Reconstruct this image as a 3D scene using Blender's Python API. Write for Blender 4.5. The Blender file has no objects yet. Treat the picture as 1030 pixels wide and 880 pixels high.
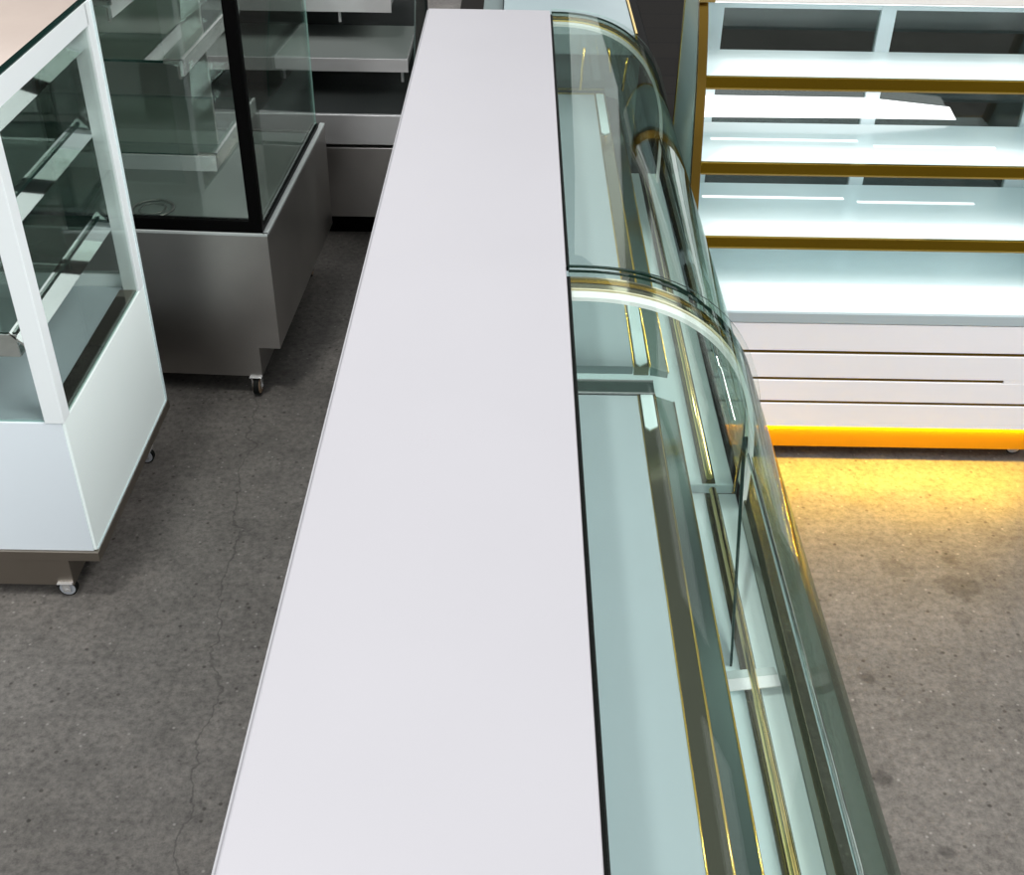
import bpy, bmesh, math, random
from mathutils import Vector, Matrix
random.seed(7)
sc = bpy.context.scene
col = sc.collection

# ------------------------------------------------------------------ materials
def new_mat(name):
    m = bpy.data.materials.new(name); m.use_nodes = True
    nt = m.node_tree; nt.nodes.clear()
    out = nt.nodes.new('ShaderNodeOutputMaterial')
    return m, nt, out

def pbr(name, color, rough=0.5, metal=0.0, spec=0.5, emit=None, estr=0.0, noise=0.0, nscale=(8, 8, 8), bump=0.0, rnoise=0.0, coat=0.0):
    m, nt, out = new_mat(name)
    b = nt.nodes.new('ShaderNodeBsdfPrincipled')
    nt.links.new(b.outputs[0], out.inputs[0])
    b.inputs['Base Color'].default_value = (*color, 1)
    b.inputs['Roughness'].default_value = rough
    b.inputs['Metallic'].default_value = metal
    b.inputs['Specular IOR Level'].default_value = spec
    b.inputs['Coat Weight'].default_value = coat
    if emit:
        b.inputs['Emission Color'].default_value = (*emit, 1)
        b.inputs['Emission Strength'].default_value = estr
    if noise or rnoise or bump:
        tc = nt.nodes.new('ShaderNodeTexCoord'); mp = nt.nodes.new('ShaderNodeMapping')
        mp.inputs['Scale'].default_value = nscale
        nz = nt.nodes.new('ShaderNodeTexNoise'); nz.inputs['Scale'].default_value = 1.0
        nz.inputs['Detail'].default_value = 6
        nt.links.new(tc.outputs['Object'], mp.inputs[0]); nt.links.new(mp.outputs[0], nz.inputs['Vector'])
        if noise:
            r = nt.nodes.new('ShaderNodeMapRange')
            r.inputs['From Min'].default_value = .3; r.inputs['From Max'].default_value = .7
            r.inputs['To Min'].default_value = 1 - noise; r.inputs['To Max'].default_value = 1 + noise
            mx = nt.nodes.new('ShaderNodeVectorMath'); mx.operation = 'SCALE'
            mx.inputs[0].default_value = color
            nt.links.new(nz.outputs[0], r.inputs[0]); nt.links.new(r.outputs[0], mx.inputs['Scale'])
            nt.links.new(mx.outputs[0], b.inputs['Base Color'])
        if rnoise:
            r2 = nt.nodes.new('ShaderNodeMapRange')
            r2.inputs['From Min'].default_value = .3; r2.inputs['From Max'].default_value = .7
            r2.inputs['To Min'].default_value = max(0, rough - rnoise); r2.inputs['To Max'].default_value = rough + rnoise
            nt.links.new(nz.outputs[0], r2.inputs[0]); nt.links.new(r2.outputs[0], b.inputs['Roughness'])
        if bump:
            bp = nt.nodes.new('ShaderNodeBump'); bp.inputs['Strength'].default_value = bump; bp.inputs['Distance'].default_value = .002
            nt.links.new(nz.outputs[0], bp.inputs['Height']); nt.links.new(bp.outputs[0], b.inputs['Normal'])
    return m

def emis(name, color, s):
    m, nt, out = new_mat(name)
    e = nt.nodes.new('ShaderNodeEmission'); e.inputs[0].default_value = (*color, 1); e.inputs[1].default_value = s
    nt.links.new(e.outputs[0], out.inputs[0]); return m

def glass(name, tint=(.93, .97, .955), base=.04, gain=1.0, rough=0.0, deep=(.74, .82, .78)):
    """thin clear pane: straight-through tint plus a Schlick reflection"""
    m, nt, out = new_mat(name)
    t = nt.nodes.new('ShaderNodeBsdfTransparent')
    g = nt.nodes.new('ShaderNodeBsdfGlossy'); g.inputs['Roughness'].default_value = rough
    g.inputs[0].default_value = (.95, 1, .98, 1)
    lw = nt.nodes.new('ShaderNodeLayerWeight'); lw.inputs[0].default_value = .5
    p = nt.nodes.new('ShaderNodeMath'); p.operation = 'POWER'; p.inputs[1].default_value = 5
    ma = nt.nodes.new('ShaderNodeMath'); ma.operation = 'MULTIPLY_ADD'
    ma.inputs[1].default_value = .96 * gain; ma.inputs[2].default_value = base; ma.use_clamp = True
    # light crosses more glass at a glancing angle, so the green deepens there
    fp_ = nt.nodes.new('ShaderNodeMath'); fp_.operation = 'POWER'; fp_.inputs[1].default_value = 3
    tm = nt.nodes.new('ShaderNodeMix'); tm.data_type = 'RGBA'
    tm.inputs[6].default_value = (*tint, 1); tm.inputs[7].default_value = (tint[0] * deep[0], tint[1] * deep[1], tint[2] * deep[2], 1)
    nt.links.new(lw.outputs['Facing'], fp_.inputs[0]); nt.links.new(fp_.outputs[0], tm.inputs[0]); nt.links.new(tm.outputs[2], t.inputs[0])
    mx = nt.nodes.new('ShaderNodeMixShader')
    nt.links.new(lw.outputs['Facing'], p.inputs[0]); nt.links.new(p.outputs[0], ma.inputs[0])
    nt.links.new(ma.outputs[0], mx.inputs[0]); nt.links.new(t.outputs[0], mx.inputs[1]); nt.links.new(g.outputs[0], mx.inputs[2])
    nt.links.new(mx.outputs[0], out.inputs[0]); return m

STAINS = [(1.317, 2.533, .06, .62), (1.324, 2.657, .03, .66), (1.148, 2.612, .045, .75), (.96, 2.163, .024, .6), (.918, 1.838, .026, .6), (1.014, 1.631, .024, .62), (1.28, 2.40, .03, .75), (-.80, 3.0, .05, .85)]
CRACK_X = -.573
def floor_mat():
    m, nt, out = new_mat('worn_terrazzo')
    N = nt.nodes.new; L = nt.links.new
    b = N('ShaderNodeBsdfPrincipled'); L(b.outputs[0], out.inputs[0])
    tc = N('ShaderNodeTexCoord')
    def noise(scale, detail=5, rough=.55):
        n = N('ShaderNodeTexNoise'); n.inputs['Scale'].default_value = scale; n.inputs['Detail'].default_value = detail
        n.inputs['Roughness'].default_value = rough; L(tc.outputs['Object'], n.inputs['Vector']); return n
    def ramp(src, stops):
        r = N('ShaderNodeValToRGB'); cr = r.color_ramp
        cr.elements[0].position, cr.elements[0].color = stops[0][0], (*stops[0][1], 1)
        cr.elements[1].position, cr.elements[1].color = stops[-1][0], (*stops[-1][1], 1)
        for p_, c_ in stops[1:-1]:
            e = cr.elements.new(p_); e.color = (*c_, 1)
        L(src, r.inputs[0]); return r
    def mult(a, bcol, f=1.0):
        x = N('ShaderNodeMix'); x.data_type = 'RGBA'; x.blend_type = 'MULTIPLY'; x.inputs[0].default_value = f
        L(a, x.inputs[6]); L(bcol, x.inputs[7]); return x.outputs[2]
    big = ramp(noise(1.3, 6, .6).outputs[0], [(.3, (.098, .091, .083)), (.5, (.135, .126, .115)), (.72, (.168, .157, .144))])
    mid = ramp(noise(9, 7, .65).outputs[0], [(.3, (.78, .78, .78)), (.55, (1, 1, 1)), (.75, (1.12, 1.1, 1.08))])
    fine = ramp(noise(48, 5, .8).outputs[0], [(.32, (.55, .55, .55)), (.5, (1, 1, 1)), (.68, (1.4, 1.4, 1.38))])
    c = mult(big.outputs[0], mid.outputs[0]); c = mult(c, fine.outputs[0])
    v = N('ShaderNodeTexVoronoi'); v.inputs['Scale'].default_value = 30; L(tc.outputs['Object'], v.inputs['Vector'])
    ch = ramp(v.outputs['Distance'], [(.10, (.42, .41, .39)), (.2, (1, 1, 1))])
    # only some chips are dark, some light
    sel = N('ShaderNodeSeparateColor'); L(v.outputs['Color'], sel.inputs[0])
    gt = N('ShaderNodeMath'); gt.operation = 'GREATER_THAN'; gt.inputs[1].default_value = .6; L(sel.outputs[0], gt.inputs[0])
    x = N('ShaderNodeMix'); x.data_type = 'RGBA'; x.blend_type = 'MULTIPLY'; L(gt.outputs[0], x.inputs[0]); L(c, x.inputs[6]); L(ch.outputs[0], x.inputs[7])
    c = x.outputs[2]
    v2 = N('ShaderNodeTexVoronoi'); v2.inputs['Scale'].default_value = 32; L(tc.outputs['Object'], v2.inputs['Vector'])
    s2 = N('ShaderNodeSeparateColor'); L(v2.outputs['Color'], s2.inputs[0])
    g2 = N('ShaderNodeMath'); g2.operation = 'GREATER_THAN'; g2.inputs[1].default_value = .55; L(s2.outputs[1], g2.inputs[0])
    l2 = ramp(v2.outputs['Distance'], [(.06, (.55, .55, .55)), (.16, (0, 0, 0))])
    m2 = N('ShaderNodeMath'); m2.operation = 'MULTIPLY'; L(g2.outputs[0], m2.inputs[0]); L(l2.outputs[0], m2.inputs[1])
    x2 = N('ShaderNodeMix'); x2.data_type = 'RGBA'; L(m2.outputs[0], x2.inputs[0]); L(c, x2.inputs[6]); x2.inputs[7].default_value = (.36, .345, .32, 1)
    c = x2.outputs[2]
    # oily stains
    st = ramp(noise(3.1, 3, .5).outputs[0], [(.66, (1, 1, 1)), (.74, (.62, .6, .58))])
    c = mult(c, st.outputs[0])
    # dark stains and one wandering crack in the aisle
    nd = noise(14, 3); sp = N('ShaderNodeSeparateXYZ'); L(tc.outputs['Object'], sp.inputs[0])
    def mth(op, a, b_, c_=None):
        n = N('ShaderNodeMath'); n.operation = op
        for i, q in enumerate((a, b_, c_)):
            if q is None: continue
            if isinstance(q, (int, float)): n.inputs[i].default_value = q
            else: L(q, n.inputs[i])
        return n.outputs[0]
    tot = None
    for sx_, sy_, r_, st_ in STAINS:
        d_ = N('ShaderNodeVectorMath'); d_.operation = 'DISTANCE'; L(tc.outputs['Object'], d_.inputs[0]); d_.inputs[1].default_value = (sx_, sy_, 0)
        q = mth('MULTIPLY_ADD', nd.outputs[0], r_ * 1.6, d_.outputs['Value'])
        mr = N('ShaderNodeMapRange'); mr.interpolation_type = 'SMOOTHSTEP'; L(q, mr.inputs[0])
        mr.inputs[1].default_value = r_ * 1.45; mr.inputs[2].default_value = r_ * 1.9; mr.inputs[3].default_value = st_; mr.inputs[4].default_value = 1
        tot = mr.outputs[0] if tot is None else mth('MULTIPLY', tot, mr.outputs[0])
    n1 = noise(4.5, 4, .6)
    off = mth('MULTIPLY_ADD', n1.outputs[0], .22, -.11)
    line = mth('ABSOLUTE', mth('ADD', mth('SUBTRACT', mth('MULTIPLY_ADD', sp.outputs[1], .1, sp.outputs[0]), CRACK_X), off), None)
    mr = N('ShaderNodeMapRange'); L(line, mr.inputs[0]); mr.inputs[1].default_value = .0012; mr.inputs[2].default_value = .005; mr.inputs[3].default_value = .62; mr.inputs[4].default_value = 1
    tot = mth('MULTIPLY', tot, mr.outputs[0])
    vm = N('ShaderNodeVectorMath'); vm.operation = 'SCALE'; L(c, vm.inputs[0]); L(tot, vm.inputs['Scale']); c = vm.outputs[0]
    L(c, b.inputs['Base Color'])
    rr = ramp(noise(5, 5).outputs[0], [(.3, (.38, .38, .38)), (.7, (.6, .6, .6))]); L(rr.outputs[0], b.inputs['Roughness'])
    b.inputs['Specular IOR Level'].default_value = .35
    bp = N('ShaderNodeBump'); bp.inputs['Strength'].default_value = .25; bp.inputs['Distance'].default_value = .003
    L(noise(60, 5).outputs[0], bp.inputs['Height']); L(bp.outputs[0], b.inputs['Normal'])
    return m

def floor_shade_mat():
    m, nt, out = new_mat('shaded_floor_boards')  # board lines, with the far floor's shade put into a near-black colour
    N = nt.nodes.new; L = nt.links.new
    b = N('ShaderNodeBsdfPrincipled'); L(b.outputs[0], out.inputs[0])
    tc = N('ShaderNodeTexCoord'); br = N('ShaderNodeTexBrick')
    br.inputs['Scale'].default_value = 1; br.inputs['Brick Width'].default_value = 2.4; br.inputs['Row Height'].default_value = .34
    br.inputs['Mortar Size'].default_value = .012
    br.inputs['Color1'].default_value = (.010, .0085, .007, 1); br.inputs['Color2'].default_value = (.007, .006, .005, 1); br.inputs['Mortar'].default_value = (.003, .003, .003, 1)
    L(tc.outputs['Object'], br.inputs['Vector']); L(br.outputs[0], b.inputs['Base Color']); b.inputs['Roughness'].default_value = .7; b.inputs['Specular IOR Level'].default_value = .12
    return m

M = dict(
    white=pbr('lavender_white_laminate', (.425, .42, .447), .38, noise=.012, nscale=(3, 3, 3)),
    slab_edge=pbr('slab_edge_grey', (.42, .42, .44), .35),
    panel=pbr('white_lacquer', (.87, .87, .91), .3),
    ivory=pbr('ivory_lacquer', (.85, .82, .79), .35),
    coolwhite=pbr('cool_white_enamel', (.76, .84, .89), .35),
    mintwhite=pbr('mint_white_enamel_glow', (.83, .92, .90), .3, noise=.03, nscale=(3, 3, 3), emit=(.8, .93, .9), estr=.11),  # slight emission added to brighten the white case's side panels
    framewhite=pbr('white_enamel_frame', (.82, .88, .89), .3),
    mint=pbr('mint_board', (.385, .45, .485), .4, noise=.02, nscale=(4, 4, 4)),
    palemint=pbr('pale_mint_board', (.70, .84, .85), .3),
    glowmint=pbr('white_glass_shelf_glow', (.80, .93, .95), .12, emit=(.8, .97, 1), estr=.04),  # faint emission put in for the white glow of the lit shelves
    rearwhite=pbr('white_rear_frame_glow', (.78, .9, .93), .25, emit=(.8, .97, 1), estr=.03),  # faint emission put in so the frame looks brightly lit
    rim=pbr('grey_blue_rim', (.42, .5, .53), .25),
    gold=pbr('polished_gold', (.82, .55, .12), .12, 1.0),
    darkgold=pbr('bronze_gold', (.34, .215, .018), .18, 1.0),
    brightgold=pbr('bright_gold', (.95, .72, .26), .15, 1.0),
    inlay=pbr('gold_inlay', (.17, .105, .02), .3, 1.0),
    orange=pbr('amber_glow_plinth', (.42, .19, .0), .3, .3, emit=(1, .36, .0), estr=.20),  # LED glow put into the gold plinth's colour and emission
    steel=pbr('brushed_steel', (.43, .41, .39), .36, 1.0, noise=.16, nscale=(2.2, 2.2, 2.2), rnoise=.05),
    steeldark=pbr('dark_steel', (.30, .30, .28), .35, 1.0, noise=.12, nscale=(3, 3, 3)),
    pale_edge=pbr('satin_edge', (.50, .54, .53), .3, .3),
    steelbright=pbr('bright_steel', (.74, .74, .74), .25, .72, noise=.1, nscale=(3, 3, 3)),
    bronze=pbr('bronze_steel', (.30, .265, .225), .4, 1.0, noise=.06, nscale=(5, 5, 5)),
    mirror=pbr('chrome', (.86, .87, .88), .035, 1.0),
    champagne=pbr('champagne_mirror', (.93, .84, .62), .06, 1.0),
    darkmirror=pbr('bronze_mirror', (.24, .20, .16), .08, 1.0),
    olive=pbr('olive_mirror', (.20, .195, .13), .12, 1.0),
    tealm=pbr('teal_mirror', (.15, .225, .20), .16, 1.0),
    black=pbr('black_frame', (.002, .002, .002), .4, spec=.03),
    rubber=pbr('black_rubber', (.008, .009, .008), .6, spec=.1),
    darkin=pbr('dark_interior', (.028, .032, .031), .25),
    greydeck=pbr('grey_glass_deck', (.17, .19, .18), .15),
    grey=pbr('grey_wheel', (.36, .38, .41), .45),
    tan=pbr('tan_wheel', (.28, .19, .12), .5),
    beige=pbr('beige_board', (.53, .445, .395), .22, noise=.07, nscale=(4, 2.5, 3)),
    edge=pbr('green_glass_edge', (.006, .026, .021), .2, spec=.15),
    edgel=pbr('pale_glass_edge', (.30, .48, .44), .15),
    tape=pbr('white_tag', (.86, .87, .89), .4),
    tapeglow=pbr('lit_diffuser', (.86, .87, .89), .3, emit=(1, .97, .93), estr=.35),
    reflectpane=pbr('teal_reflection_glass', (.30, .40, .385), .12),  # opaque teal colour standing in for reflections on the side panes
    deckmint=pbr('glow_deck', (.70, .84, .86), .3, emit=(.8, .97, 1), estr=.10),  # emission added to lift the brightness of the deck
    tapegrey=pbr('frosted_tag', (.55, .63, .63), .4),
    teal=pbr('teal_grey_panel', (.34, .43, .45), .25, noise=.05, nscale=(2, 2, 2)),
    tealdark=pbr('deep_teal_panel', (.14, .19, .19), .3),
    floor=floor_mat(), floorshade=floor_shade_mat(),
    led=emis('white_led', (.97, 1, 1), 2.0), reflectsoft=emis('soft_white_reflection', (.95, 1, 1), 1.3),  # the soft one stands in for LED reflections on the shelves
    ledwarm=emis('amber_led', (1, .5, .02), 3.0),
    glass=glass('clear_glass', (.955, .975, .967)), glassg=glass('green_tinted_glass', (.93, .955, .94), .045),
    glasscurve=glass('curved_glass', (.93, .955, .94), .028, .5, deep=(.42, .52, .46)),
    glassshelf=glass('shelf_glass', (.88, .92, .90), .2),
    glassdark=glass('smoked_glass', (.62, .68, .66), .06),
)

# ------------------------------------------------------------------ mesh helpers
class MB:
    def __init__(s): s.bm = bmesh.new()
    def box(s, x0, x1, y0, y1, z0, z1, bev=0.0, mi=0, seg=2):
        b = bmesh.new()
        bmesh.ops.create_cube(b, size=1)
        for v in b.verts:
            v.co = Vector((x0 + (v.co.x + .5) * (x1 - x0), y0 + (v.co.y + .5) * (y1 - y0), z0 + (v.co.z + .5) * (z1 - z0)))
        if bev: bmesh.ops.bevel(b, geom=b.edges[:], offset=bev, segments=seg, affect='EDGES', profile=.5)
        for f in b.faces: f.material_index = mi
        s._merge(b); return s
    def pane(s, x0, x1, y0, y1, z0, z1):
        """thin glass box: big faces slot 0, thin edge faces slot 1"""
        d = (x1 - x0, y1 - y0, z1 - z0); ax = d.index(min(d))
        b = bmesh.new(); bmesh.ops.create_cube(b, size=1)
        for f in b.faces: f.material_index = 0 if abs(f.normal[ax]) > .9 else 1
        for v in b.verts:
            v.co = Vector((x0 + (v.co.x + .5) * d[0], y0 + (v.co.y + .5) * d[1], z0 + (v.co.z + .5) * d[2]))
        s._merge(b); return s
    def _merge(s, b):
        me = bpy.data.meshes.new('tmp'); b.to_mesh(me); b.free(); s.bm.from_mesh(me); bpy.data.meshes.remove(me)
    def prism(s, pts, axis, a, b, mi=0, mi_edge=None, smooth=False):
        """closed polygon swept along an axis. axis 'y': pts=(x,z); 'x': pts=(y,z); 'z': pts=(x,y)"""
        mk = {'y': lambda p, t: (p[0], t, p[1]), 'x': lambda p, t: (t, p[0], p[1]), 'z': lambda p, t: (p[0], p[1], t)}[axis]
        bm = bmesh.new()
        A = [bm.verts.new(mk(p, a)) for p in pts]; B = [bm.verts.new(mk(p, b)) for p in pts]
        n = len(pts)
        caps = [bm.faces.new(A), bm.faces.new(B[::-1])]
        for f in caps: f.material_index = mi
        for i in range(n):
            f = bm.faces.new((A[i], B[i], B[(i + 1) % n], A[(i + 1) % n])); f.smooth = smooth
            f.material_index = mi if mi_edge is None else mi_edge
        bmesh.ops.recalc_face_normals(bm, faces=bm.faces[:])
        s._merge(bm); return s
    def shell(s, outer, inner, axis, a, b, mi=0, mi_edge=1):
        """strip between two open profiles swept along an axis (curved glass, arched trims)"""
        mk = {'y': lambda p, t: (p[0], t, p[1]), 'x': lambda p, t: (t, p[0], p[1])}[axis]
        bm = bmesh.new(); n = len(outer)
        OA = [bm.verts.new(mk(p, a)) for p in outer]; OB = [bm.verts.new(mk(p, b)) for p in outer]
        IA = [bm.verts.new(mk(p, a)) for p in inner]; IB = [bm.verts.new(mk(p, b)) for p in inner]
        for i in range(n - 1):
            for q, sm, mt in (((OA[i], OA[i + 1], OB[i + 1], OB[i]), True, mi), ((IA[i], IB[i], IB[i + 1], IA[i + 1]), True, mi),
                              ((OA[i], IA[i], IA[i + 1], OA[i + 1]), False, mi_edge), ((OB[i], OB[i + 1], IB[i + 1], IB[i]), False, mi_edge)):
                f = bm.faces.new(q); f.smooth = sm; f.material_index = mt
        for k in (0, n - 1):
            f = bm.faces.new((OA[k], OB[k], IB[k], IA[k])); f.material_index = mi_edge
        bmesh.ops.recalc_face_normals(bm, faces=bm.faces[:])
        for e in bm.edges:
            if len({f.smooth for f in e.link_faces}) > 1: e.smooth = False
        s._merge(bm); return s
    def cyl(s, c, r, axis, h, seg=24, mi=0, r2=None):
        b = bmesh.new()
        bmesh.ops.create_cone(b, cap_ends=True, segments=seg, radius1=r, radius2=r if r2 is None else r2, depth=h)
        rot = {'z': Matrix.Identity(3), 'x': Matrix.Rotation(math.pi / 2, 3, 'Y'), 'y': Matrix.Rotation(math.pi / 2, 3, 'X')}[axis]
        for v in b.verts: v.co = rot @ v.co + Vector(c)
        for f in b.faces:
            f.material_index = mi
            if len(f.verts) == 4: f.smooth = True
        for e in b.edges:
            if len({f.smooth for f in e.link_faces}) > 1: e.smooth = False
        s._merge(b); return s
    def tube(s, pts, r, seg=10, mi=0):
        bm = bmesh.new(); rings = []
        P = [Vector(p) for p in pts]
        for i, p in enumerate(P):
            t = (P[min(i + 1, len(P) - 1)] - P[max(i - 1, 0)]).normalized()
            u = t.orthogonal().normalized() if i == 0 else (u - t * u.dot(t)).normalized()
            w = t.cross(u)
            rings.append([bm.verts.new(p + (u * math.cos(k * 2 * math.pi / seg) + w * math.sin(k * 2 * math.pi / seg)) * r) for k in range(seg)])
        for a, b in zip(rings, rings[1:]):
            for k in range(seg):
                f = bm.faces.new((a[k], a[(k + 1) % seg], b[(k + 1) % seg], b[k])); f.smooth = True; f.material_index = mi
        for rg in (rings[0], rings[-1]):
            f = bm.faces.new(rg); f.material_index = mi
        bmesh.ops.recalc_face_normals(bm, faces=bm.faces[:])
        s._merge(bm); return s
    def torus(s, c, R, r, n=40, k=8):
        pts = [(c[0] + R * math.cos(i * 2 * math.pi / n), c[1] + R * math.sin(i * 2 * math.pi / n), c[2]) for i in range(n + 1)]
        return s.tube(pts, r, k)

def root_of(o):
    while o.parent: o = o.parent
    return o
def obj(name, mb, mats, parent=None):
    me = bpy.data.meshes.new(name)
    if parent is not None: bmesh.ops.translate(mb.bm, verts=mb.bm.verts[:], vec=-Vector(root_of(parent)['_o']))
    mb.bm.to_mesh(me); mb.bm.free()
    for m in (mats if isinstance(mats, (list, tuple)) else [mats]): me.materials.append(M[m])
    o = bpy.data.objects.new(name, me); col.objects.link(o); o.parent = parent
    return o
def thing(name, label, cat, loc, group=None):
    o = bpy.data.objects.new(name, None); col.objects.link(o); o.empty_display_size = .1
    o.location = loc; o['_o'] = loc; o['label'] = label; o['category'] = cat
    if group: o['group'] = group
    return o
def struct(name, mb, mats):
    o = obj(name, mb, mats); o['kind'] = 'structure'; return o
def caster(parent, x, y, r=.027, top=.05, wheel='grey', w=.02, turn='x'):
    """swivel caster: fork and plate, wheel as its sub-part. turn = axis of the axle"""
    f = MB()
    f.box(x - .022, x + .022, y - .022, y + .022, top - .004, top, .001)
    f.cyl((x, y, top - .008), .012, 'z', .01, 16)
    for sgn in (-1, 1):
        if turn == 'x': f.box(x + sgn * (w / 2 + .004) - .0015, x + sgn * (w / 2 + .004) + .0015, y - .011, y + .011, r - .008, top - .01)
        else: f.box(x - .011, x + .011, y + sgn * (w / 2 + .004) - .0015, y + sgn * (w / 2 + .004) + .0015, r - .008, top - .01)
    fo = obj('caster', f, 'steelbright', parent)
    b = MB(); b.cyl((x, y, r), r, turn, w * .8, 28, 1); b.cyl((x, y, r), r * .82, turn, w, 28, 0); b.cyl((x, y, r), r * .2, turn, w + .014, 12, 2)
    obj('wheel', b, [wheel, 'rubber', 'steelbright'], fo)
    return fo

# ------------------------------------------------------------------ setting
struct('floor', MB().box(-9, 9, -6, 16, -.1, 0), 'floor')

# ------------------------------------------------------------------ curved glass display cases
CX, CZ = .106, .80
def arc(a, b, n=40, zlow=.52):
    pts = []
    for i in range(n + 1):
        t = math.pi / 2 * (1 - i / n)
        pts.append((CX + a * abs(math.cos(t)) ** .8, CZ + b * abs(math.sin(t)) ** .8))
    pts[0] = (CX, CZ + b); pts[-1] = (CX + a, CZ)
    return pts + [(CX + a, zlow)]

def curved_case(y0, y1, label, near):
    k = 0 if near else .014
    t = thing('curved_display_case', label, 'display case', (.13, (y0 + y1) / 2, 0), 'curved glass display cases under the long white counter')
    b = MB(); b.box(-.275, .52, y0, y1, .10, .50, .006); b.box(-.23, .47, y0 + .04, y1 - .04, .05, .10)
    obj('base_cabinet', b, 'panel', t)
    b = MB(); b.box(-.275, -.255, y0, y1, .50, 1.208, .002); b.box(-.255, .09, y0, y0 + .02, .5, 1.208); b.box(-.255, .09, y1 - .02, y1, .5, 1.208)
    bk = obj('back_cabinet', b, 'panel', t)
    b = MB()
    b.box(.088, .100, y0, y1, .5, 1.208)
    obj('inner_wall', b, 'palemint', t)
    # deck and front sill
    obj('deck', MB().box(.10, .504, y0 + .012, y1 - .012, .675, .70, .002), 'deckmint', t)
    g = MB(); g.box(.433, .463, y0 + .015, y1 - .015, .70, .703)
    obj('deck_reflection', g, 'olive', t)  # olive strip laid in place of a reflection on the deck
    s = MB(); s.box(.504, .518 - k, y0 + .01, y1 - .01, .50, .745, .002)
    obj('front_sill', s, 'olive', t)
    # shelf
    sh = obj('shelf', MB().box(.10, .256, y0 + .03, y1 - .075, .98, 1.0, .001), 'mint', t)
    lip = MB(); lip.box(.258, .29, y0 + .03, y1 - .075, .978, .999)
    obj('shelf_lip', lip, 'olive', sh)
    nose = MB(); nose.prism([(.293, .999), (.331, .985), (.331, .972), (.293, .978)], 'y', y0 + .03, y1 - .075)
    obj('shelf_nose', nose, 'tealm', sh)
    bd = MB()
    for x, z, r in ((.257, 1.0, .0016), (.2915, 1.0, .0022), (.332, .985, .0018)):
        bd.tube([(x, y0 + .03, z), (x, y1 - .075, z)], r, 8)
    obj('gold_edging', bd, 'gold', sh)
    for a_, b_ in (((y1 - .44, y1 - .075),) if not near else ((y1 - .20, y1 - .075),)) + (((y0 + .03, y0 + .36),) if not near else ()):
        hp = MB(); hp.prism([(.262, a_ + .01), (.27, a_), (.287, a_ + .014), (.287, b_), (.262, b_)], 'z', .999, 1.0025)
        obj('lip_reflection', hp, 'palemint', sh)  # pale plate standing in for a white reflection on the lip
    # end rail at shelf height
    for ya, yb in ((y1 - .07, y1 - .022),):
        r = MB(); r.box(.10, .293, ya, yb, .975, 1.0, .001)
        ro = obj('end_rail', r, 'tealm', t)
        e = MB()
        for yy in (ya, yb): e.box(.10, .293, yy - .002, yy + .002, .9995, 1.003)
        obj('rail_edge', e, 'brightgold' if not near else 'steelbright', ro)
    # gold bar added where the highlight runs along the deck
    b = MB(); b.tube([(.449, y0 + .02, .716), (.449, y1 - .02, .716)], .0085, 12)
    obj('gold_highlight_bar', b, 'brightgold', t)
    b = MB(); b.tube([(.499 - k, y0 + .02, .868), (.499 - k, y1 - .095, .868)], .0055, 12)
    obj('highlight_tube', b, 'mirror', t)  # chrome tube added to draw the highlight line along the glass
    # curved front pane
    A, B = arc(.42 - k, .450), arc(.414 - k, .444)
    obj('curved_glass', MB().shell(A, B, 'y', y0 + .004, y1 - .008), ['glasscurve', 'edge'], t)
    # flat end panes with the same outline
    E_ = arc(.431 - k, .457)
    for ye, nm in ((y1 - .004, 'end_glass'),) + (((y0, 'end_glass'),) if near else ()):
        p = [(CX, .52)] + E_
        obj(nm, MB().prism(p, 'y', ye - .003, ye + .003, 0, 1), ['glass', 'edge' if near else 'edgel'], t)
    # arched trims just inside the glass at the far end
    A, B = arc(.408 - k, .438, zlow=.62), arc(.398 - k, .428, zlow=.62)
    tr = obj('arch_trim', MB().shell(A, B, 'y', y1 - .062, y1 - .014, 0, 0), 'champagne' if near else 'brightgold', t)
    A, B = arc(.411 - k, .441, zlow=.62), arc(.405 - k, .435, zlow=.62)
    obj('trim_bead', MB().shell(A, B, 'y', y1 - .034, y1 - .026, 0, 0), 'gold', tr)
    A, B = arc(.404 - k, .434, zlow=.62), arc(.396 - k, .426, zlow=.62)
    obj('light_strip', MB().shell(A, B, 'y', y1 - .092, y1 - .066, 0, 0), 'tapeglow', tr)
    if not near:
        for qa, qb in (((.213, 1.165), (.206, 1.03)), ((.292, 1.165), (.303, 1.09)), ((.355, 1.135), (.345, 1.03))):
            g_ = MB(); g_.tube([(qa[0], y1 - .11, qa[1]), (qb[0], y1 - .12, qb[1])], .0045, 8)
            obj('gold_streak', g_, 'gold', t)  # tubes added in place of gold reflections in the far glass
    # black seal between the counter and the glass
    obj('seal', MB().box(.096, .109, y0 + .005, y1 - .03, 1.236, 1.2465), 'rubber', t)
    return t

far = curved_case(2.078, 3.905, 'curved glass display case at the far half of the white counter, no dark reflection bar inside', False)
near = curved_case(.27, 2.070, 'curved glass display case at the counter\'s near half, with a white tag inside', True)
b = MB(); b.bm.free(); b.bm = bmesh.new()
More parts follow.
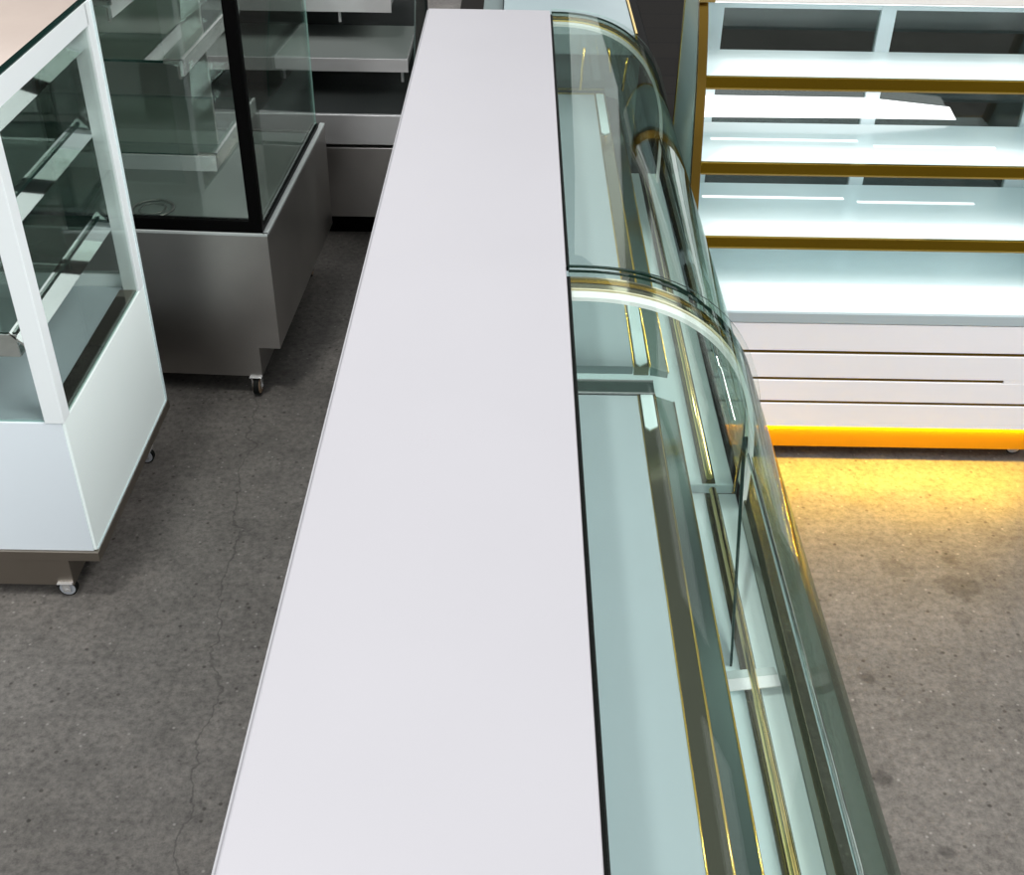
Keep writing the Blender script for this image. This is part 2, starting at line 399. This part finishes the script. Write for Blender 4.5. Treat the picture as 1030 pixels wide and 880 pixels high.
# dark bar standing in for the end pane's edge reflection, tag at its foot
p0, p1 = Vector((.500, 2.04, .862)), Vector((.4165, 1.530, .704))
d = (p1 - p0).normalized(); side = Vector((.82, -.28, .0)).normalized(); up = d.cross(side).normalized()
side = up.cross(d)
vs = []
for p, w in ((p0, .004), (p1, .0022)):
    for s_, u_ in ((-1, -1), (1, -1), (1, 1), (-1, 1)): vs.append(b.bm.verts.new(p + side * s_ * w + up * u_ * .010))
for q in ((0, 1, 2, 3), (7, 6, 5, 4), (0, 4, 5, 1), (1, 5, 6, 2), (2, 6, 7, 3), (3, 7, 4, 0)): b.bm.faces.new([vs[i] for i in q])
bmesh.ops.recalc_face_normals(b.bm, faces=b.bm.faces[:])
obj('edge_reflection', b, 'edge', near)
tg = MB(); tg.prism([(.3975, 1.479), (.4955, 1.494), (.4965, 1.466), (.4005, 1.452)], 'z', .718, .7205)
tg = obj('price_tag_strip', tg, 'tape', near)
t2 = MB(); t2.prism([(.394, 1.499), (.4915, 1.513), (.4955, 1.495), (.3975, 1.480)], 'z', .718, .720); obj('frosted_sleeve', t2, 'tapegrey', tg)
f = MB(); f.box(.402, .49, 1.478, 1.495, .703, .718); obj('tag_foot', f, 'glassshelf', tg)

# counter slab over both cases
ct = thing('countertop', 'long white laminate countertop running over both curved glass cases', 'countertop', (-.1, 2.1, 1.21))
obj('slab', MB().box(-.297, .102, .25, 3.912, 1.212, 1.25, .004, seg=3), 'white', ct)
obj('edge_band', MB().box(-.3005, -.2965, .25, 3.905, 1.214, 1.2462, .001), 'slab_edge', ct)

# ------------------------------------------------------------------ lit gold display at the right
R = thing('gold_bakery_display', 'lit three-shelf bakery display with gold bars and amber glow under it', 'display case', (1.18, 3.5, 0))
x0, x1 = .535, 1.83
obj('base_cabinet', MB().box(x0 + .004, x1 - .004, 3.148, 3.885, .15, .555), 'panel', R)
fp = MB()
zs = [.150, .239, .250, .327, .338, .425, .437, .534]
for i in range(0, 8, 2): fp.box(x0, x1, 3.13, 3.148, zs[i], zs[i + 1], .002)
fp.box(1.562, x1, 3.1305, 3.148, .325, .340)
fpo = obj('front_panel', fp, 'panel', R)
for za, zb, xe in ((.239, .250, x1), (.327, .338, 1.564), (.425, .437, x1)):
    obj('gold_inlay', MB().box(x0 + .002, xe - .002, 3.136, 3.148, za, zb), 'inlay', fpo)
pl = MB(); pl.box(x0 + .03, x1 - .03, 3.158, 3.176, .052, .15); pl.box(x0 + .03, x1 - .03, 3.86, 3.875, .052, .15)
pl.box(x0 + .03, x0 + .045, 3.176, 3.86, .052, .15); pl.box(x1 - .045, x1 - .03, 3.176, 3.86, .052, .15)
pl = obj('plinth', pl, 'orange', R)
obj('led_strip', MB().box(x0 + .05, x1 - .05, 3.149, 3.157, .140, .1495), 'ledwarm', pl)
for cx_, cy_ in ((1.70, 3.215), (.64, 3.215), (1.70, 3.84), (.64, 3.84)): caster(R, cx_, cy_, .027, .06, 'grey', .02, 'y')
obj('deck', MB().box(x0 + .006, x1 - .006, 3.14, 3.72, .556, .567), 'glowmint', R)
dr = MB(); dr.box(x0, x1, 3.128, 3.14, .537, .570, .001); obj('deck_rim', dr, 'rim', R)
# back wall with its white frame and two sliding windows
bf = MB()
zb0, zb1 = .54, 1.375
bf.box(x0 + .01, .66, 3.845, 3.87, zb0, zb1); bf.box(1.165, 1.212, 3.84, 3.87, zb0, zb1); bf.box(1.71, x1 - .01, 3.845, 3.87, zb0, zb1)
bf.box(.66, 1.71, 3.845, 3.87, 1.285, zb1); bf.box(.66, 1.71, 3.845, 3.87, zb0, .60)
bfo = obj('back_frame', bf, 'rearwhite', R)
for a_, b_ in ((.66, 1.165), (1.212, 1.71)):
    obj('sliding_window', MB().pane(a_, b_, 3.855, 3.861, .60, 1.285), ['glassdark', 'edge'], bfo)
# shelves: white glass, gold front bar, led under
curve = [(3.130, .570), (3.20, .615), (3.265, .68), (3.315, .775), (3.355, .90), (3.392, 1.02), (3.43, 1.145), (3.475, 1.245), (3.53, 1.335), (3.565, 1.376)]
def yf(z):
    for (ya, za), (yb, zb) in zip(curve, curve[1:]):
        if za <= z <= zb: return ya + (yb - ya) * (z - za) / (zb - za)
for z in (1.19, .953, .742):
    y_ = yf(z) - .003
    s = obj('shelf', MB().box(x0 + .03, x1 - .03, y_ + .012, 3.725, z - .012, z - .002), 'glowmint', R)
    obj('gold_bar', MB().box(x0 + .026, x1 - .026, y_, y_ + .014, z - .034, z, .0015), 'darkgold', s)
    obj('bright_edge', MB().box(x0 + .03, x1 - .03, y_ + .002, y_ + .02, z - .039, z - .0345), 'brightgold', s)
    obj('led_strip', MB().box(x0 + .05, x1 - .05, y_ + .022, y_ + .034, z - .030, z - .014), 'led', s)
    if z < 1.1:
        ls = MB()
        ls.box(.617, 1.085, 3.60 if z < .8 else 3.566, (3.60 if z < .8 else 3.566) + .012, z - .002, z + .001)
        ls.box(1.125, 1.51, 3.575 if z < .8 else 3.524, (3.575 if z < .8 else 3.524) + .012, z - .002, z + .001)
        obj('reflection_line', ls, 'reflectsoft', s)  # glowing strips drawn in place of LED reflections in the shelf
lb = MB(); lb.prism([(.56, .94), (.56, 1.012), (1.16, 1.012), (1.16, .945)], 'y', 3.80, 3.81)
lb.prism([(1.16, .945), (1.16, 1.012), (1.44, .985), (1.47, .945)], 'y', 3.80, 3.81)
obj('reflection_panel', lb, 'led', bfo)  # glowing sheet standing in for a bright reflection on the display front
# curved gold side frames and glass sides
for xa, xb in ((x0, x0 + .027), (x1 - .027, x1)):
    inner = [(y + .03, z) for y, z in curve]
    obj('gold_side_frame', MB().shell(curve, inner, 'x', xa, xb, 0, 0), 'inlay', R)
    gx = xa + .003 if xa < 1 else xb - .003
    obj('side_glass', MB().prism([(y + .028, z) for y, z in curve] + [(3.875, 1.376), (3.875, .549)], 'x', gx - .002, gx + .002, 0, 1), ['reflectpane', 'edgel'], R)
    obj('side_post', MB().box(gx - .004, gx + .012, 3.868, 3.886, .54, 1.376), 'gold', R)
tp = MB(); tp.box(x0, x1, 3.560, 3.89, 1.376, 1.42, .003); tpo = obj('top_panel', tp, 'ivory', R)
obj('led_strip', MB().box(x0 + .05, x1 - .05, 3.60, 3.615, 1.364, 1.3755), 'led', tpo)
obj('corner_block', MB().box(x0 - .001, x0 + .045, 3.55, 3.575, 1.377, 1.41), 'brightgold', tpo)

# ------------------------------------------------------------------ white glazed case at the left
W = thing('white_display_case', 'white framed glazed display case on casters, nearest at the left', 'display case', (-1.6, 2.81, 0))
wx0, wx1, wy0, wy1 = -2.15, -1.145, 2.431, 3.197
cb = MB(); cb.box(wx0 + .003, wx1 - .008, wy0 + .002, wy1 - .002, .172, .60); obj('base_cabinet', cb, 'coolwhite', W)
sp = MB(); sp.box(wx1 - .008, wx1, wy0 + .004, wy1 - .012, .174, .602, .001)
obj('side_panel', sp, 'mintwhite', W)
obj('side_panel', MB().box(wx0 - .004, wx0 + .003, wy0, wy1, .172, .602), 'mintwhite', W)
tr = MB(); tr.box(wx1 - .004, wx1 + .003, wy1 - .012, wy1, .172, 1.45); tr.box(wx1 - .002, wx1 + .003, wy0 + .01, wy1, .170, .176)
obj('edge_trim', tr, 'palemint', W)
pl = MB(); pl.box(wx0 - .004, wx1 + .006, wy0 - .006, wy1 + .004, .140, .171, .001)
obj('steel_skirt', pl, 'bronze', W)
pl = MB(); pl.box(wx0 + .08, wx1 - .088, wy0 + .002, wy1 - .05, .042, .140, .001); obj('plinth', pl, 'bronze', W)
for cx_, cy_ in ((-1.257, 2.444), (-1.205, 3.08), (-2.05, 2.444), (-2.05, 3.08)): caster(W, cx_, cy_, .027, .055, 'grey', .02, 'y')
# frame
fr = MB()
for xa, xb in ((wx1 - .05, wx1), (wx0, wx0 + .05)):
    fr.box(xa, xb, wy0, wy0 + .046, .60, 1.455, .0015); fr.box(xa, xb, wy1 - .055, wy1 - .004, .60, 1.455, .0015)
    fr.box(xa if xa < -1.5 else xb - .03, xa + .03 if xa < -1.5 else xb, wy0 + .04, wy1 - .05, 1.398, 1.455)
fr.box(wx0 + .04, wx1 - .04, wy0, wy0 + .03, 1.398, 1.455); fr.box(wx0 + .04, wx1 - .04, wy1 - .034, wy1 - .004, 1.398, 1.455)
obj('corner_frame', fr, 'framewhite', W)
bd = MB(); bd.box(wx0 + .05, wx1 - .05, wy1 - .03, wy1 - .008, .60, .645); bd.box(-1.68, -1.62, wy1 - .03, wy1 - .008, .645, 1.40)
obj('rear_door_frame', bd, 'framewhite', W)
obj('side_glass', MB().pane(wx1 - .010, wx1 - .005, wy0 + .045, wy1 - .054, .602, 1.40), ['glass', 'edgel'], W)
obj('front_glass', MB().pane(wx0 + .05, wx1 - .05, wy0 + .006, wy0 + .011, .602, 1.40), ['glass', 'edgel'], W)
obj('rear_glass', MB().pane(wx0 + .05, wx1 - .05, wy1 - .024, wy1 - .019, .645, 1.40), ['glassdark', 'edgel'], W)
obj('deck', MB().box(wx0 + .05, wx1 - .04, wy0 + .012, wy1 - .034, .60, .606), 'mint', W)
ms = MB(); ms.box(wx1 - .060, wx1 - .0105, wy0 + .03, wy1 - .056, .6, .607); obj('deck_mirror_strip', ms, 'darkmirror', W)
for z, xr in ((.785, -1.22), (1.068, -1.22)):
    s = MB(); s.pane(wx0 + .08, xr, wy0 + .03, wy1 - .06, z + .058, z + .066)
    s = obj('shelf', s, ['glassshelf', 'edge'], W)
    f = MB(); f.prism([(xr - .018, z + .066), (xr - .014, z + .070), (xr + .028, z + .024), (xr + .024, z + .020)], 'y', wy0 + .022, wy1 - .036); f.box(wx0 + .08, xr, wy0 + .022, wy0 + .028, z, z + .064, .001)
    f.box(wx0 + .08, wx0 + .086, wy0 + .022, wy1 - .036, z, z + .064, .001)
    f.box(xr - .02, xr, wy0 + .028, wy1 - .036, z, z + .006)
    obj('chrome_shelf_frame', f, 'mirror', s)
f = MB(); f.prism([(-1.212, 1.394), (-1.208, 1.398), (-1.164, 1.338), (-1.168, 1.334)], 'y', wy0 + .05, wy1 - .056); obj('light_cover', f, 'mirror', W)
obj('top_board', MB().pane(wx0 - .002, wx1 - .003, wy0 - .002, wy1 - .008, 1.455, 1.472), ['beige', 'edge'], W)

# ------------------------------------------------------------------ stainless glazed case with the black frame
S = thing('steel_display_case', 'stainless steel display case with black corner post and dark glass', 'display case', (-.816, 3.489, 0))
sx0, sx1, sy0, sy1 = -2.3, -.816, 3.489, 4.52
b = MB()
b.prism([(sx1, .197), (sx1, .63), (sx0, .63), (sx0, .197), (sx0 + .076, .197), (sx0 + .076, .079), (sx1 - .076, .079), (sx1 - .076, .197)], 'y', sy0, sy0 + .02)
b.box(sx1 - .016, sx1, sy0 + .02, sy1, .197, .628, .001); b.box(sx0, sx0 + .016, sy0 + .02, sy1, .197, .628)
b.box(sx0 + .016, sx1 - .016, sy1 - .02, sy1, .197, .6); b.box(sx0 + .076, sx1 - .076, sy0 + .02, sy1 - .06, .079, .20)
obj('base_cabinet', b, 'steel', S)
e = MB(); e.box(sx0, sx1 + .001, sy0 - .001, sy0 + .012, .624, .634, .001); e.box(sx1 - .018, sx1 + .001, sy0, sy1, .624, .634, .001)
obj('base_edge', e, 'pale_edge', S)
for cx_, cy_ in ((sx1 - .100, 3.500), (sx1 - .092, 4.42), (sx0 + .1, 3.52), (sx0 + .1, 4.42)): caster(S, cx_, cy_, .036, .079, 'tan', .024, 'x')
obj('deck', MB().box(sx0 + .02, sx1 - .02, sy0 + .03, sy1 - .03, .58, .60), 'greydeck', S)
rg = MB(); rg.torus((-1.27, 3.72, .606), .07, .004); rg.torus((-1.27, 3.72, .606), .045, .002); obj('drain_ring', rg, 'steeldark', S)
f = MB()
for xa, xb in ((sx1 - .056, sx1 - .014), (sx0 + .014, sx0 + .056)): f.box(xa, xb, sy0 + .003, sy0 + .03, .634, 1.72, .002)
f.box(sx0 + .05, sx1 - .05, sy0 + .003, sy0 + .03, .634, .676, .002); f.box(sx0 + .014, sx1 - .014, sy0 + .003, sy0 + .03, 1.68, 1.74)
f.box(sx1 - .028, sx1 - .015, sy0 + .03, sy1 - .05, .634, .65)
obj('black_frame', f, 'black', S)
obj('front_glass', MB().pane(sx0 + .05, sx1 - .05, sy0 + .012, sy0 + .018, .67, 1.69), ['glassg', 'edge'], S)
obj('side_glass', MB().pane(sx1 - .026, sx1 - .020, sy0 + .03, sy1 - .06, .634, 1.72), ['glassg', 'edgel'], S)
obj('rear_wall', MB().box(sx0 + .02, -1.25, sy1 - .04, sy1 - .02, .60, 1.72), 'steeldark', S)
rw = MB(); rw.box(sx0 + .01, sx1 - .06, sy0 + .004, sy1 - .02, 1.74, 1.80); obj('top_canopy', rw, 'steel', S)
for z, xr, ya, yb, front in ((.865, -.97, 3.56, 4.10, True), (1.145, -1.055, 3.62, 4.34, False), (1.29, -1.29, 3.72, 4.36, False)):
    s = MB(); s.pane(sx0 + .1, xr - .01, ya, yb, z, z + .008); s = obj('shelf', s, ['glassshelf', 'edge'], S)
    r = MB(); r.box(xr - .01, xr, ya - .004, yb, z - .04, z + .010, .001)
    r.box(xr - .03, xr - .01, ya, yb, z - .008, z - .002)
    if front: r.box(sx0 + .1, xr, ya - .012, ya - .004, z - .045, z + .006, .0015)
    obj('shelf_rail', r, 'steelbright', s)
    k = MB(); k.cyl((xr - .02, ya + .02, z - .03), .006, 'z', .05, 12); k.box(xr - .06, xr, ya - .004, ya + .01, z - .002, z + .01); obj('shelf_clip', k, 'steel', s)
for px_ in (-1.9,):
    q = MB(); q.box(px_ - .012, px_ + .012, sy1 - .055, sy1 - .041, .6, 1.72); obj('rear_upright', q, 'steel', S)

S.rotation_euler.z = math.radians(-2.4)

# ------------------------------------------------------------------ stepped stainless stand behind
K = thing('stepped_steel_stand', 'open stainless stepped display stand behind the black framed case', 'display stand', (-1.0, 5.2, 0))
kx0, kx1 = -1.9, -.44
b = MB(); b.box(kx0, kx1 - .02, 4.80, 5.75, .10, .422, .003); obj('base_cabinet', b, 'steel', K)
b = MB(); b.box(kx0 + .04, kx1 - .06, 4.86, 5.7, 0, .10); obj('recessed_plinth', b, 'black', K)
b = MB(); b.box(kx0, kx1 - .02, 4.80, 4.82, .436, .566, .002); b.box(kx0, kx1 - .02, 4.82, 5.74, .43, .54); obj('upper_fascia', b, 'steelbright', K)
obj('deck', MB().box(kx0, kx1 - .02, 4.82, 5.74, .54, .556), 'darkin', K)
for ya, yb, zt, xe in ((5.05, 5.56, .725, -.478), (5.28, 5.75, .915, -.565)):
    s = MB(); s.pane(kx0 + .05, xe - .004, ya + .006, yb, zt - .008, zt); s = obj('shelf', s, ['greydeck', 'edge'], K)
    r = MB(); r.box(kx0 + .05, xe, ya, ya + .006, zt - .055, zt + .002, .001); r.box(xe - .006, xe, ya + .006, yb, zt - .03, zt + .001); obj('shelf_front', r, 'steelbright', s)
    obj('shelf_leg', MB().cyl((xe - .03 if zt < .8 else -.80, ya + .03, zt - .075), .007, 'z', .06, 12), 'steelbright', s)
b = MB(); b.box(kx0, kx1, 5.74, 5.77, .43, 1.5); obj('rear_panel', b, 'darkin', K)
obj('side_glass', MB().prism([(5.0, .56), (5.03, .72), (5.35, 1.2), (5.5, 1.5), (5.73, 1.5), (5.73, .56)], 'x', kx1 - .012, kx1 - .006, 0, 1), ['glassg', 'edge'], K)

# ------------------------------------------------------------------ teal case beyond the counter
T = thing('teal_display_case', 'teal grey glass topped display case standing beyond the far counter end', 'display case', (.15, 4.9, 0))
b = MB(); b.box(-.10, .42, 4.02, 5.7, .08, 1.08, .004); obj('base_cabinet', b, 'tealdark', T)
b = MB(); b.box(-.055, .395, 4.0, 5.7, 1.08, 1.15, .003); obj('top_panel', b, 'teal', T)
b = MB(); b.box(-.13, -.058, 4.03, 5.7, 1.08, 1.13, .002); obj('rear_ledge', b, 'tealdark', T)
b = MB(); b.box(.396, .404, 4.0, 5.7, 1.07, 1.155, .001); obj('gold_edge', b, 'gold', T)
b = MB(); b.box(.41, .50, 4.02, 5.6, .1, .98, .006); obj('dark_side_panel', b, 'black', T)

struct('floor_rear_shade', MB().prism([(.45, 4.15), (6, 4.15), (6, 12), (-.42, 12), (-.42, 5.85), (.45, 5.85)], 'z', .0005, .004), 'floorshade')  # dark sheet over the rear floor, put there for its shade

# ------------------------------------------------------------------ light
w = bpy.data.worlds.new('hall'); sc.world = w; w.use_nodes = True
nt = w.node_tree; nt.nodes.clear()
out = nt.nodes.new('ShaderNodeOutputWorld'); bg = nt.nodes.new('ShaderNodeBackground'); nt.links.new(bg.outputs[0], out.inputs[0])
tc = nt.nodes.new('ShaderNodeTexCoord'); sx = nt.nodes.new('ShaderNodeSeparateXYZ'); rp = nt.nodes.new('ShaderNodeValToRGB')
nt.links.new(tc.outputs['Generated'], sx.inputs[0]); nt.links.new(sx.outputs[2], rp.inputs[0]); nt.links.new(rp.outputs[0], bg.inputs[0])
cr = rp.color_ramp
cr.elements[0].position = 0; cr.elements[0].color = (.13, .125, .12, 1)
cr.elements[1].position = 1; cr.elements[1].color = (.58, .59, .61, 1)
e = cr.elements.new(.2); e.color = (.17, .172, .17, 1)
e = cr.elements.new(.5); e.color = (.46, .475, .485, 1)
# daylight: a band of high windows round the hall, and rows of skylights overhead
def mth(op, a, b=None, c=None):
    n = nt.nodes.new('ShaderNodeMath'); n.operation = op
    for i, v in enumerate((a, b, c)):
        if v is None: continue
        if isinstance(v, (int, float)): n.inputs[i].default_value = v
        else: nt.links.new(v, n.inputs[i])
    return n.outputs[0]
X_, Y_, Z_ = sx.outputs
az = mth('ARCTAN2', X_, Y_)
wm = mth('GREATER_THAN', mth('FRACT', mth('MULTIPLY_ADD', az, 3.2, .15)), .38)
el = mth('MULTIPLY', mth('GREATER_THAN', Z_, .20), mth('LESS_THAN', Z_, .44))
wins = mth('MULTIPLY', wm, el)
zc = mth('MAXIMUM', Z_, .05)
u_ = mth('DIVIDE', X_, zc); v_ = mth('DIVIDE', Y_, zc)
sk = mth('MULTIPLY', mth('LESS_THAN', mth('FRACT', mth('MULTIPLY_ADD', u_, 1.1, .3)), .22), mth('LESS_THAN', mth('FRACT', mth('MULTIPLY', v_, .8)), .82))
sk = mth('MULTIPLY', sk, mth('GREATER_THAN', Z_, .46))
amt = mth('ADD', mth('MULTIPLY', wins, 1.5), mth('MULTIPLY', sk, 1.2))
cb_ = nt.nodes.new('ShaderNodeMix'); cb_.data_type = 'RGBA'; cb_.blend_type = 'ADD'; cb_.inputs[0].default_value = 1
sc_ = nt.nodes.new('ShaderNodeCombineColor')
for i in range(3): nt.links.new(amt, sc_.inputs[i])
nt.links.new(rp.outputs[0], cb_.inputs[6]); nt.links.new(sc_.outputs[0], cb_.inputs[7]); nt.links.new(cb_.outputs[2], bg.inputs[0])
bg.inputs[1].default_value = .78

def area(name, loc, target, sx_, sy_, power, color=(1, 1, 1)):
    l = bpy.data.lights.new(name, 'AREA'); l.shape = 'RECTANGLE'; l.size = sx_; l.size_y = sy_; l.energy = power; l.color = color
    o = bpy.data.objects.new(name, l); col.objects.link(o); o.location = loc
    o.rotation_euler = (Vector(target) - Vector(loc)).to_track_quat('-Z', 'Y').to_euler(); return o
sun = bpy.data.lights.new('high_window_sun', 'SUN'); sun.energy = 2.75; sun.angle = math.radians(32); sun.color = (1, .985, .97)
so = bpy.data.objects.new('high_window_sun', sun); col.objects.link(so); so.location = (6, -3, 7)
so.rotation_euler = Vector((-1, .5, -1.1)).to_track_quat('-Z', 'Y').to_euler()
area('aisle_skylight', (-1.5, 1.7, 6.0), (-1.1, 2.3, 0), .5, .5, 115, (1, .985, .96))
area('front_fill', (-2.2, -3.2, 3.0), (-1.4, 3, .6), 2.6, 1.6, 90, (.95, .98, 1))  # unseen fill added to brighten the white case's front face
area('floor_fill_right', (3.4, 1.2, 3.6), (1.6, 2.0, 0), 1.6, 1.6, 15, (1, .94, .88))  # unseen fill added to lift the floor on the right
area('amber_lamp', (1.18, 3.153, .138), (1.18, 3.02, 0), 1.2, .012, 14, (1, .58, .03))

# ------------------------------------------------------------------ camera
cam = bpy.data.cameras.new('camera'); co = bpy.data.objects.new('camera', cam); col.objects.link(co); sc.camera = co
cam.sensor_fit = 'HORIZONTAL'; cam.sensor_width = 36; cam.lens = 1167 / 1030 * 36; cam.clip_start = .02
f, cx, cy = 1167., 515., 440.
Zc = -Vector((488 - cx, 2090 - cy, f)).normalized()
Yc = Vector((528.5 - cx, -386 - cy, f)).normalized(); Yc = (Yc - Zc * Yc.dot(Zc)).normalized(); Xc = Yc.cross(Zc)
Rm = Matrix((Xc, Yc, Zc))            # rows: world axes in camera (x right, y down, z forward)
right, down, fwd = Rm @ Vector((1, 0, 0)), Rm @ Vector((0, 1, 0)), Rm @ Vector((0, 0, 1))
co.matrix_world = Matrix(((right.x, -down.x, -fwd.x, 0), (right.y, -down.y, -fwd.y, 0), (right.z, -down.z, -fwd.z, 2.3), (0, 0, 0, 1)))

for o in col.objects:
    if '_o' in o: del o['_o']
sc.view_settings.view_transform = 'Standard'; sc.view_settings.look = 'None'
sc.cycles.transparent_max_bounces = 48; sc.cycles.max_bounces = 10; sc.cycles.glossy_bounces = 6
sc.cycles.use_denoising = True
